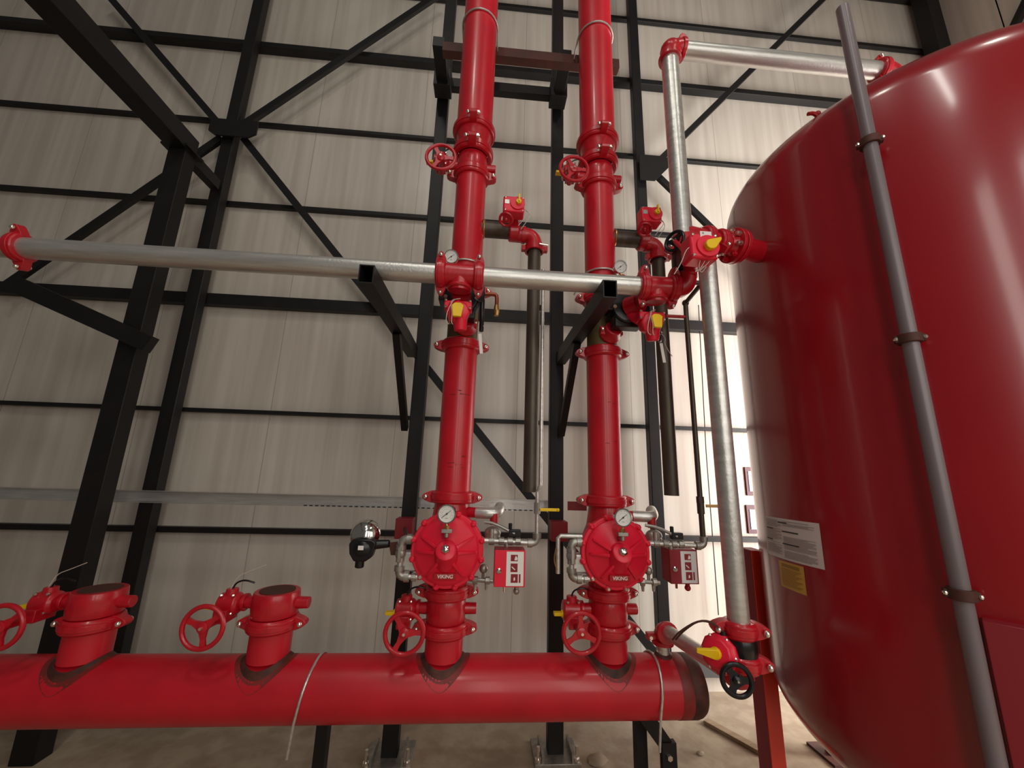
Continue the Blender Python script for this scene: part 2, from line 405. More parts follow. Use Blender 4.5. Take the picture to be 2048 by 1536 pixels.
def gauge(c, R, label, stem_to, facing=(0, -1, 0)):
    c, n = V(c), V(facing).normalized(); u = n.cross(Z).normalized()*-1; u = Z.cross(n*-1).normalized(); u = -u if u.x < 0 else u; v = Z-n*Z.dot(n); v.normalize()
    t = thing('pressure_gauge', label, 'gauge', c, 'round white pressure gauges')
    MB().lathe([(-.014, R*.7), (-.012, R), (.010, R), (.012, R*.96), (.012, R*.86), (.006, R*.85)], c, n, 36).build('case', 'chrome', t)
    d = MB().lathe([(.004, R*.86), (.0075, R*.86)], c, n, 36).build('dial', 'dial', t)
    k = MB()
    for i in range(28):
        a = math.radians(-45+270*i/27); r1 = R*.78; r0_ = R*(.62 if i % 3 == 0 else .70)
        k.bar(c+n*.0082+(u*math.cos(a)+v*math.sin(a))*r0_, c+n*.0082+(u*math.cos(a)+v*math.sin(a))*r1, R*.022, .0006, n)
    for a in range(-40, 221, 20):
        a = math.radians(a); p = c+n*.0082+(u*math.cos(a)+v*math.sin(a))*R*.50
        k.box(p, (R*.09, .0006, R*.035), (u, n, v))
    k.box(c+n*.0082-v*R*.45, (R*.30, .0006, R*.06), (u, n, v))
    k.build('scale_marks', 'grey', d)
    a = math.radians(38); dn = u*math.cos(a)+v*math.sin(a); sn = n.cross(dn)
    MB().prism([(-R*.66, -R*.02), (R*.62, -R*.008), (R*.62, R*.008), (0, R*.05), (-R*.66, R*.02)], c+n*.0095, dn, sn, .0008).cyl(c+n*.008, c+n*.0115, R*.09, None, 12).build('needle', 'ink', t)
    if stem_to is not None:
        MB().cyl(c-v*R*.96, stem_to, .006, .006, 10).cyl(V(stem_to)+v*.008, V(stem_to)-v*.008, .012, None, 6).build('stem', 'brass', t)
    return t

def text_mesh(txt, size, loc, name, m, parent, shear=.0, depth=.0008, ux=1.0):
    cu = bpy.data.curves.new(name, 'FONT'); cu.body = txt; cu.size = size; cu.extrude = depth; cu.align_x = 'CENTER'; cu.align_y = 'CENTER'; cu.shear = shear; cu.offset = size*.018
    tmp = bpy.data.objects.new('tmp', cu); C.objects.link(tmp)
    dg = bpy.context.evaluated_depsgraph_get(); me = bpy.data.meshes.new_from_object(tmp.evaluated_get(dg))
    bpy.data.objects.remove(tmp); me.materials.clear(); me.materials.append(M[m])
    me.transform(Matrix.Diagonal((ux, 1, 1, 1)))
    me.transform(Matrix.Rotation(PI/2, 4, 'X'))
    o = bpy.data.objects.new(name, me); C.objects.link(o); o.parent = parent; o.location = V(loc)-wloc(parent)
    return o

RX = (-.14, .627); RY = 2.0; RR = .085
FIRST, SECOND = 'left riser', 'right riser'
nm = ('left', 'right')

# header
t = thing('header_pipe', 'huge horizontal red header pipe across the bottom with a domed right end', 'pipe', (-1.5, RY, .515))
HZ, HR = .645, .125
MB().lathe([(0, HR), (6.87, HR)], (-5.9, RY, HZ), X, 64).build('barrel', 'red', t)
MB().lathe([(0, HR), (.004, HR+.0012), (.038, HR+.0012), (.056, HR*.97), (.070, HR*.90), (.077, HR*.74), (.080, HR*.4), (.081, .001)], (.967, RY, HZ), X, 64).build('end_cap', 'scorch', t)
MB().lathe([(0, HR+.0004), (.002, HR+.0012), (.050, HR+.0014), (.052, HR+.0005)], (.916, RY, HZ), X, 64, False).build('end_scorch', 'scorchred', t)
def saddle(x, r, parent, wdt=.022, mt='scorch', lf=0):
    m = MB(); k = 48; rings = []
    for i in range(k):
        a = 2*PI*i/k; row = []
        for rr, lift in (((r+.001, .011), (r+.008, .007), (r+wdt, .0008)) if not lf else ((r, lf), (r+wdt*.5, lf), (r+wdt, lf))):
            dx, dy = rr*math.cos(a), rr*math.sin(a); row.append(m.bm.verts.new((x+dx, RY+dy, HZ+math.sqrt(max(HR*HR-min(dy*dy, HR*HR*.98), 0))+lift)))
        rings.append(row)
    for i in range(k):
        a, b = rings[i], rings[(i+1) % k]
        for j in range(2): m.bm.faces.new((a[j], a[j+1], b[j+1], b[j]))
    return m.build('weld_ring' if mt == 'scorch' else 'scorch_mark', mt, parent)
for x in (RX[0], RX[1], -.905, -1.66): saddle(x, RR, t, .017)
saddle(.888, .03, t, .011)
for x in (RX[0], RX[1], -.905, -1.66): saddle(x, RR+.01, t, .026, 'scorchred', .0007)

def ubolt_h(x, label, lean=0):
    m = MB(); pts = []
    for i in range(17):
        a = math.radians(-20+ (200)*i/16); pts.append((x+lean*math.sin(a)*.02, RY-(HR+.006)*math.cos(a), HZ+(HR+.006)*math.sin(a)))
    pts = [(x-lean*.02, RY-HR-.004, .46), (x-lean*.01, RY-HR-.006, .58)]+pts[2:]
    return tag(m.tube(pts, .0055, 8).build('u_bolt', 'galv'), label, 'clamp', 'thin steel u bolts')
ubolt_h(-.70, 'thin steel u bolt over the header, between the stub valve and left riser', 1)
ubolt_h(.815, 'thin steel u bolt over the header near its capped right end', 1)
t = thing('header_stand', 'black stand with a bent bracket under the right end of the header', 'stand', (.82, 2.06, 0))
MB().box((.795, 2.09, .26), (.05, .05, .52)).build('post', 'black', t)
bq = [at(1276, 1436, 1.98), at(1312, 1436, 1.98), at(1350, 1492, 1.98), at(1322, 1500, 1.98)]
MB().prism([(p.x, p.z) for p in bq]+[], (0, 1.98, 0), X, Z, .012).box(((bq[2].x+bq[3].x)/2, 1.98, (bq[2].z+.02)/2), (bq[2].x-bq[3].x, .03, bq[2].z+.02)).build('bent_bracket', 'black', t)
MB().cyl((bq[3].x+.028, 1.964, bq[2].z-.03), (bq[3].x+.028, 1.950, bq[2].z-.03), .012, None, 6).build('nut', 'bolt', t)
t = thing('header_stand', 'dim black post under the header near the left u bolt', 'stand', (-.66, 2.06, 0))
MB().box((-.66, 2.09, .26), (.05, .05, .52)).build('post', 'black', t)
MB().box((-.66, 2.09, .006), (.12, .12, .012)).build('foot', 'black', t)

# risers
for i in (0, 1):
    x = RX[i]; n = nm[i]; P = (x, RY)
    def spool(z0, z1, r, m, label, extra=None):
        t = MB().cyl((x, RY, z0), (x, RY, z1), r, None, 48)
        return tag(t.build('riser_pipe', m), label, 'pipe', 'vertical riser pipes')
    spool(.765, .87, RR, 'red', f'short red pipe spool welded on the header under the {n} riser valve')
    coupling((x, RY, .885), Z, RR, X, f'red coupling below the lower handwheel valve of the {n} riser')
    valve_big(x, RY, .965, f'red butterfly valve with handwheel at the foot of the {n} riser', .052, RR, .55 if i == 0 else .05, ((.036, .0), (.022, .002))[i])
    coupling((x, RY, 1.04), Z, RR, X, f'red coupling between the lower valve and deluge valve, {n} riser')
    coupling((x, RY, 1.462), Z, RR, X, f'red coupling on top of the round deluge valve, {n} riser')
    mid = spool(1.44, 2.225, RR, 'red', f'red middle pipe of the {n} riser, above its deluge valve')
    g = MB(); rq = random.Random(5+i)
    for zz, cnt in (((1.96, 4), (1.985, 2), (1.62, 4), (1.655, 2), (1.60, 2)), ((1.75, 2), (1.95, 2)))[i]:
        for k in range(cnt):
            a0 = math.radians(-90+rq.uniform(-28, 28)); g.torus((x, RY, zz+rq.uniform(-.006, .006)), Z, RR+.0002, .0011, 5, 5, a0, a0+rq.uniform(.08, .35), (1, 0, 0))
    g.build('scuff_marks', 'scorch', mid)['kind'] = 'stuff'
    coupling((x, RY, 2.235), Z, RR, X, f'red coupling under the olive unpainted spool of the {n} riser')
    t = spool(2.27, 2.545, RR-.004, 'olive', f'olive brown unpainted pipe spool behind the black valve, {n} riser')
    spool(2.225, 2.27, RR+.003, 'olive', f'olive collar directly above a red coupling on the {n} riser')
    coupling((x, RY, 2.555), Z, RR, X, f'red coupling behind the cross pipe on the {n} riser')
    spool(2.56, 3.27, RR+.002, 'red', f'red pipe of the {n} riser between cross pipe and upper valve')
    coupling((x, RY, 3.29), Z, RR, X, f'red coupling under the upper handwheel valve of the {n} riser')
    valve_big(x, RY, 3.355, f'red butterfly valve with handwheel high on the {n} riser', .06, RR, 2.6, ((.030, -.045), (.004, -.05))[i])
    coupling((x, RY, 3.445), Z, RR+.012, -Y_, f'wide red reducing coupling just above the upper valve, {n} riser', 1.1)
    t = tag(MB().lathe([(0, RR+.004), (.03, RR+.006), (.09, .107), (.12, .108)], (x, RY, 3.47), Z, 48).build('pipe_reducer', 'redcast'), f'red tapered reducer between two couplings high on the {n} riser', 'pipe fitting', 'red tapered reducers')
    coupling((x, RY, 3.60), Z, .107, -Y_, f'red coupling at the bottom of the widest pipe, {n} riser')
    spool(3.59, 7.4, .108, 'red', f'widest red pipe at the top of the {n} riser')
    # u bolt to the rusty channel
    pts = [(x-.115, 2.20, 4.43), (x-.115, 2.06, 4.43)]+[(x-.115*math.cos(a), 2.0-.115*math.sin(a), 4.43) for a in [PI*k/14 for k in range(15)]]+[(x+.115, 2.06, 4.43), (x+.115, 2.20, 4.43)]
    tag(MB().tube(pts, .0055, 8).build('u_bolt', 'galv'), f'thin steel u bolt around the top of the {n} riser', 'clamp', 'thin steel u bolts')
    pts = [(x-.093, 2.25, 2.70), (x-.093, 2.05, 2.70)]+[(x-.093*math.cos(a), 2.0-.093*math.sin(a), 2.70) for a in [PI*k/14 for k in range(15)]]+[(x+.093, 2.05, 2.70), (x+.093, 2.25, 2.70)]
    tag(MB().tube(pts, .0055, 8).build('u_bolt', 'galv'), f'thin steel u bolt around the {n} riser just above the cross pipe', 'clamp', 'thin steel u bolts')

    # ---------------- deluge valve
    zc = 1.243; yc = 1.80
    t = thing('deluge_valve', ('round red deluge valve with VIKING plate on the left riser', 'round red deluge valve with VIKING plate on the right riser, nearer the tank')[i], 'valve', (x, RY, 1.06), 'round red deluge valves')
    b = MB().lathe([(0, RR-.002), (.02, RR+.006), (.05, RR+.012), (.09, RR+.03), (.16, RR+.045), (.22, RR+.04), (.29, RR+.012), (.34, RR+.004), (.385, RR-.002)], (x, RY, 1.055), Z, 48)
    b.lathe([(0, .10), (.05, .145), (.12, .150)], (x, RY-.0, zc), -Y_, 48)
    b.cyl((x+.08, RY-.03, 1.395), (x+.135, RY-.05, 1.395), .024, None, 20)
    b.build('body', 'redcast', t)
    f = MB().lathe([(0, .158), (.004, .161), (.030, .161), (.034, .157)], (x, RY-.105, zc), -Y_, 64)
    bolts = []
    for k in range(12):
        a = 2*PI*k/12+PI/12; px, pz = x+.157*math.cos(a), zc+.157*math.sin(a)
        f.lathe([(0, .014), (.036, .014), (.040, .010)], (px, RY-.103, pz), -Y_, 14)
        bolts.append((px, pz, k))
    fl = f.build('flange', 'redbright', t, .0015)
    for px, pz, k in bolts:
        MB().lathe([(0, .0095), (.008, .0095), (.011, .006)], (px, RY-.142, pz), -Y_, 6).build('bolt', 'bolt' if k in (8, 9) and i == 1 or k == 7 else 'redbright', fl)
    cv = MB().lathe([(0, .138), (.006, .143), (.018, .143), (.024, .136), (.030, .128), (.052, .060), (.056, .056)], (x, RY-.135, zc), -Y_, 64)
    for adeg in (0, 180, 232, 308, 28, 152):
        a = math.radians(adeg); d = V((math.cos(a), 0, math.sin(a))); q = V((-math.sin(a), 0, math.cos(a)))
        o = V((x, RY-.135, zc)); A = [o+d*.045, o+d*.131, o+d*.131, o+d*.125, o+d*.05]; dep = [.0, .0, .033, .042, .074]
        vs = [[cv.bm.verts.new(p-Y_*h+q*s_*wd) for p, h, wd in zip(A, dep, (.008, .007, .005, .005, .006))] for s_ in (-1, 1)]
        cv.bm.faces.new(vs[0][::-1]); cv.bm.faces.new(vs[1]); cv.skin(vs[0], vs[1])
    hub = V((.0, -1, .62)).normalized(); ho = V((x, RY-.165, zc-.022))
    cv.lathe([(-.02, .062), (.012, .054), (.070, .044), (.074, .043), (.078, .036)], ho, hub, 40)
    cv = cv.build('cover', 'redbright', t, .001)
    MB().lathe([(0, .020), (.010, .021), (.014, .019), (.024, .013), (.027, .004)], ho+hub*.076, hub, 6).build('hub_plug', 'chrome', cv)
    pl = MB().box((x+.0, RY-.176, zc-.098), (.094, .018, .026)).build('name_plate', 'plate', t, .001)
    pl.rotation_euler.x = 0
    text_mesh('VIKING', .0205, (x, RY-.1855, zc-.098), 'lettering', 'white', pl, .12, .0008, 1.0)
    # gauge in front of the cover
    gauge((x-.004+(.0 if i == 0 else .006), 1.765, 1.408), .040, f'white pressure gauge above the hub of the deluge valve on the {n} riser', (x+.0, 1.765, 1.352))
    tt = thing('gauge_valve', f'small brass and steel gauge valve above the hub plug, {n} riser', 'valve', (x, 1.765, 1.33), 'small gauge valves')
    MB().box((x-.0, 1.765, 1.338), (.045, .022, .016)).cyl((x, 1.765, 1.33), (x, 1.765, 1.312), .009, None, 12).build('body', 'fitting', tt, .002)
    MB().tube([(x, 1.765, 1.318), (x, 1.80, 1.31), (x, 1.84, 1.315)], .008, 10, 1).build('tail_pipe', 'fitting', tt)

    # ---------------- left trim
    t = thing('trim_piping', f'galvanised small trim pipes and elbows left of the deluge valve, {n} riser', 'pipe', (x-.2, 1.88, 1.10), 'small galvanised trim pipes')
    yl = 1.87; xl = x-.205
    MB().tube([(x-.145, yl, 1.285), (xl+.012, yl, 1.285)], .011, 12).tube([(xl, yl, 1.262), (xl, yl, 1.145)], .011, 12).tube([(xl+.015, yl, 1.13), (x-.115, yl, 1.128)], .011, 12).build('pipe', 'galv', t)
    for (ex, ez, d0, d1) in ((xl, 1.285, X, -Z), (xl, 1.13, X, Z)):
        MB().elbow((ex, yl, ez), d0, d1, .024, .018, 16, 7, 1.25).build('elbow', 'fitting', t)
    MB().sphere((xl, yl, 1.225), .024, (1, 1, 1.1)).cyl((xl, yl, 1.19), (xl, yl, 1.26), .019, None, 8).box((xl-.0, yl-.026, 1.225), (.014, .012, .06)).build('ball_valve', 'fitting', t, .001)
    MB().cyl((x-.155, yl, 1.285), (x-.185, yl, 1.285), .018, None, 8).cyl((x-.13, yl, 1.128), (x-.15, yl, 1.128), .017, None, 8).build('union', 'fitting', t, .001)
    MB().box((x-.163, yl+.03, 1.19), (.075, .05, .085)).build('strainer', 'galv', t, .01)
    if i == 1:
        MB().tube([(xl+.05, yl-.0, 1.31), (xl-.05, yl, 1.31), (xl-.062, yl, 1.30), (xl-.062, yl, 1.15)], .010, 12).build('bypass_pipe', 'galv', t)
        wire([(xl-.075, yl-.02, 1.26), (xl-.085, yl-.02, 1.21), (xl-.07, yl-.02, 1.17)], t, 'brass', .003, 'lever')
    # ---------------- right trim
    xr = x+.165; yr = 1.87; xe = (.262 if i == 0 else 1.055)
    t = thing('trim_piping', f'galvanised trim pipe running right above the emergency box, {n} riser', 'pipe', (xr+.08, yr, 1.27), 'small galvanised trim pipes')
    MB().tube([(x+.15, yr, 1.285), (xe-.015, yr, 1.277)], .0115, 12).build('pipe', 'galv', t)
    for k, fx in enumerate((.03, .075, .115, .15)):
        if xr+fx < xe: MB().cyl((xr+fx-.012, yr, 1.283), (xr+fx+.012, yr, 1.283), .0175, None, 8 if k % 2 else 14).build('union', 'fitting', t, .001)
    MB().cyl((xr+.1, yr, 1.28), (xr+.1, yr, 1.25), .012, None, 12).cyl((xr+.03, yr, 1.28), (xr+.03, yr, 1.335), .012, None, 12).build('tee_branch', 'fitting', t)
    MB().sphere((xr+.035, yr+.03, 1.315), .030, (1.3, 1, .9)).lathe([(0, .036), (.015, .036), (.02, .03)], (xr+.035, yr+.03, 1.29), Z, 24).build('check_valve', 'fitting', t)
    MB().box((xr+.135, yr+.01, 1.318), (.055, .03, .03)).cyl((xr+.115, yr+.01, 1.33), (xr+.115, yr+.01, 1.36), .009, None, 10).build('pressure_switch', 'blackgloss', t, .003)
    MB().elbow((xe, yr, 1.277), -X, Z, .022, .0155, 16, 7, 1.25).build('elbow', 'fitting', t)
    MB().tube([(x+.16, yr+.03, 1.36), (x+.21, yr+.02, 1.355), (x+.30, yr, 1.315)], .0075, 8, 1).build('flexible_hose', 'fitting', t)
    # big elbow fitting behind at top right
    t = thing('drain_elbow', f'fat bare metal elbow at the upper right of the deluge valve, {n} riser', 'pipe fitting', (x+.17, 1.93, 1.36), 'fat bare metal elbows')
    MB().tube([(x+.12, 1.95, 1.395), (x+.19, 1.93, 1.395), (x+.225, 1.95, 1.40), (x+.235, 2.0, 1.42)], .026, 20, 2).build('bend', 'galv', t)
    MB().cyl((x+.205, 1.93, 1.395), (x+.205, 1.93, 1.345), .020, None, 14).build('plug', 'plate', t)
    # lower right valves
    t = thing('drain_valve', f'small brass and steel drain valves under the deluge valve, {n} riser', 'valve', (x+.14, 1.88, 1.09), 'small drain valves')
    MB().tube([(x+.09, 1.90, 1.115), (x+.21, 1.88, 1.112)], .009, 10).cyl((x+.12, 1.89, 1.114), (x+.14, 1.885, 1.114), .018, None, 8).cyl((x+.175, 1.885, 1.114), (x+.195, 1.885, 1.114), .017, None, 8).build('pipe', 'fitting', t, .001)
    for dx in (.13, .18):
        MB().cyl((x+dx, 1.885, 1.125), (x+dx, 1.885, 1.075), .010, .006, 10).build('nipple', 'fitting', t)
    MB().sphere((x+.165, 1.90, 1.16), .020).cyl((x+.165, 1.90, 1.15), (x+.165, 1.90, 1.12), .008, None, 8).build('drip_cup', 'fitting', t)
    # ---------------- emergency release box
    bx = (.135, .942)[i]; by = (1.83, 1.90)[i]
    t = thing('emergency_box', ('red emergency release box with bright white pictogram label, right of the left riser', 'red emergency release box with greyish pictogram label, in front of the white wall')[i], 'control box', (bx, by, 1.12), 'red emergency release boxes')
    bw, bh, bz = .132, .146, 1.188
    MB().box((bx, by, bz), (bw, .085, bh)).build('housing', 'signred', t, .003)
    dr = MB().box((bx, by-.045, bz), (bw, .008, bh)).build('door', 'redbright' if i == 0 else 'signred', t, .002)
    MB().lathe([(0, .011), (.008, .011), (.012, .006)], (bx-.047, by-.049, bz-.008), -Y_, 18).build('lock_knob', 'chrome', dr)
    lb = MB().box((bx+.022, by-.0497, bz), (.074, .0014, .136)).build('label_sheet', 'white' if i == 0 else 'paper', dr)
    pm = MB()
    for k, dz in enumerate((.043, .004, -.038)):
        pm.box((bx+.018+(.002 if k == 2 else 0), by-.0506, bz+dz), (.030, .0008, .034 if k else .026))
    pm.box((bx+.043, by-.0506, bz-.038), (.007, .0008, .034))
    pm.build('pictogram', 'signred', lb)
    pw = MB().prism([(-.002, -.010), (.009, -.010), (.011, -.002), (.004, .009), (0, .0)], (bx+.021, by-.0511, bz+.044), X, Z, .0006)
    pw.bar((bx+.008, by-.0511, bz+.008), (bx+.022, by-.0511, bz-.004), .004, .0006, (0, 1, 0)).prism([(-.003, -.010), (.004, -.006), (.002, .006), (-.003, .002)], (bx+.02, by-.0511, bz-.038), X, Z, .0006)
    pw.build('pictogram_symbol', 'white', lb)
    MB().cyl((bx-.018, by, bz-bh/2), (bx-.018, by, bz-bh/2-.03), .006, None, 10).build('pin', 'chrome', t)
    MB().cyl((bx+.035, by, bz-bh/2), (bx+.035, by, bz-bh/2-.024), .010, None, 12).sphere((bx+.035, by, bz-bh/2-.028), .014).build('drain_knob', 'fitting' if i == 0 else 'plate', t)

    # ---------------- dark elbow outlet and drop pipe
    xd = (.243, .975)[i]
    t = thing('outlet_pipe', f'bare dark steel branch sticking right out of the {n} riser', 'pipe', (x+.08, RY, 2.9), 'bare dark outlet branches')
    MB().cyl((x+.07, RY, 2.95), (x+.245, RY, 2.95), .046, None, 32).build('pipe', 'dark', t)
    MB().torus((x+.088, RY, 2.95), X, .047, .006, 32, 8).build('weld_ring', 'brass', t)
    t = thing('outlet_valve', f'red valve box with yellow pointer on the branch of the {n} riser', 'valve', (x+.26, 1.95, 2.88), 'red box valves with yellow pointers')
    xb = x+.262
    MB().lathe([(-.03, .050), (-.022, .056), (.022, .056), (.03, .050)], (xb, RY, 2.945), X, 28).cyl((xb, RY, 2.95), (xb, 1.90, 3.0), .028, None, 16).build('body', 'redcast', t)
    hb = MB().box((xb-.015, 1.87, 3.005), (.115, .075, .095)).build('operator_box', 'redbright', t, .008)
    MB().lathe([(0, .040), (.008, .038)], (xb+.005, 1.833, 3.008), -Y_, 28).build('round_lid', 'redbright', hb)
    MB().lathe([(0, .016), (.012, .014)], (xb+.010, 1.824, 3.012), -Y_, 16).box((xb+.012, 1.813, 3.028), (.009, .014, .045)).build('pointer', 'yellow', hb, .001)
    MB().box((xb-.052, 1.831, 3.015), (.024, .002, .024)).build('rating_plate', 'galv', hb)
    for dx in (-.062, .032):
        for dz in (-.038, .038): MB().sphere((xb+dx, 1.833, 3.005+dz), .006, n=8).build('screw', 'bolt', hb)
    handwheel((xb-.055, 1.845, 2.915), (-.15, -.6, -.8), .040, t, 'redcast', .3, .007)
    wire([(xb+.04, 1.86, 3.0), (xb+.075, 1.87, 2.985), (xb+.05, 1.87, 2.95), (xb+.015, 1.87, 2.90)], t)
    wire([(xb+.04, 1.86, 3.0), (xb+.085, 1.88, 2.98), (xb+.06, 1.87, 2.93), (xb+.03, 1.88, 2.885)], t)
    t = thing('pipe_elbow', f'red grooved elbow turning down from the branch of the {n} riser', 'pipe fitting', (xd, RY, 2.87), 'red elbows')
    MB().cyl((xb+.02, RY, 2.93), (xd-.055, RY, 2.93), .044, None, 28).elbow((xd, RY, 2.93), -X, -Z, .056, .043, 28, 9, 1.15).build('bend', 'redcast', t)
    MB().lathe([(-.02, .044), (-.02, .056), (.02, .056), (.02, .044)], (xd, RY, 2.845), Z, 28, False).box((xd+.06, RY, 2.845), (.03, .03, .03)).box((xd-.06, RY, 2.845), (.03, .03, .03)).build('clamp_ring', 'redcast', t, .002)
    MB().cyl((xd+.02, RY-.06, 2.845), (xd+.07, RY-.05, 2.845), .006, None, 8).build('bolt', 'bolt', t)
    t = thing('drop_pipe', f'bare dark drop pipe hanging beside the {n} riser, open at the bottom', 'pipe', (xd+.003, RY, 1.49), 'bare dark drop pipes')
    MB().pipe((xd, RY, 2.85), (xd, RY, 1.495), .037, .032).build('pipe', 'dark', t)
    if i == 0: MB().cyl((xd+.045, RY, 2.47), (xd+.045, RY, 2.50), .010, None, 10).build('collar', 'dark', t)

# thin alarm lines
t = thing('alarm_line', 'thin grey pipe beside the left drop pipe, with a yellow levered valve', 'pipe', (.288, 1.97, 1.25))
MB().tube([(.290, 1.965, 2.70), (.290, 1.965, 2.40), (.290, 1.965, 1.53), (.262, 1.87, 1.50), (.262, 1.87, 1.30)], .0098, 12).build('pipe', 'galv', t)
MB().cyl((.262, 1.87, 1.455), (.262, 1.87, 1.405), .015, None, 8).build('valve_body', 'fitting', t)
MB().box((.315, 1.855, 1.425), (.085, .006, .014)).sphere((.357, 1.855, 1.425), .008).build('lever', 'yellow', t, .002)
t = thing('alarm_line', 'thin dark pipe hanging beside the right drop pipe with a brass levered valve', 'pipe', (1.06, 1.9, 1.27))
a = at(1404, 566, 1.70); b_ = at(1371, 606, 1.88); 
MB().tube([at(1380, 565, 1.70), a], .0115, 12).tube([a, b_], .0115, 12).tube([b_, (1.055, 1.88, 2.40), (1.055, 1.875, 1.30)], .0125, 12).build('pipe', 'dark', t)
MB().tube([at(1332, 632, 1.88), at(1371, 634, 1.88)], .009, 10).build('side_branch', 'plate', t)
MB().sphere(b_, .018).sphere(a, .016).cyl((1.055, 1.876, 1.47), (1.055, 1.876, 1.50), .018, None, 8).cyl((1.055, 1.876, 1.42), (1.055, 1.876, 1.50), .0165, None, 12).build('fitting', 'dark', t)
MB().box((1.115, 1.865, 1.458), (.080, .006, .014)).build('lever', 'brass', t, .002)

# ------------------------------------------------------------------ cross pipe and its branches
CY, CZ, CR = 1.63, 2.458, .0445
tag(MB().cyl((-3.6, CY, CZ), (RX[0]-.085, CY, CZ), CR, None, 36).build('cross_pipe', 'galvx'), 'long galvanised horizontal pipe left of the left riser', 'pipe', 'galvanised horizontal pipes')
tag(MB().cyl((RX[0]+.085, CY, CZ), (.70, CY, CZ), CR, None, 36).build('cross_pipe', 'galvx'), 'galvanised horizontal pipe between the two red tees', 'pipe', 'galvanised horizontal pipes')
def tee(x, label, x0, x1):
    t = thing('pipe_tee', label, 'pipe fitting', (x, CY, CZ), 'red pipe tees')
    MB().cyl((x0, CY, CZ), (x1, CY, CZ), CR+.006, None, 36).cyl((x, CY, CZ), (x, CY+.012, CZ-.070), CR+.003, None, 28).torus((x, CY+.01, CZ-.060), Z, CR+.006, .008, 28, 8).build('body', 'redcast', t)
    return t
tee(RX[0], 'red tee in the cross pipe in front of the left riser', RX[0]-.085, RX[0]+.085)
coupling((RX[0]-.085, CY, CZ), X, CR+.004, (0, -.35, 1), 'red coupling at the left end of the tee on the left riser', .8)
coupling((RX[0]+.085, CY, CZ), X, CR+.004, (0, -.35, 1), 'red coupling at the right end of the tee on the left riser', .8)
tee(.775, 'red tee in the cross pipe, right of the right riser', .715, .845)
coupling((.712, CY, CZ), X, CR+.004, (0, -.35, 1), 'red coupling joining the cross pipe to the right hand tee', .8)
coupling((.858, CY, CZ), X, CR+.004, (0, -.35, 1), 'red coupling between the right hand tee and the upward elbow', .8)
p = at(48, 478, CY)
coupling((p.x, CY, CZ), X, CR+.001, (0, -.35, 1), 'hazy red coupling at the far left end of the galvanised cross pipe', .8)

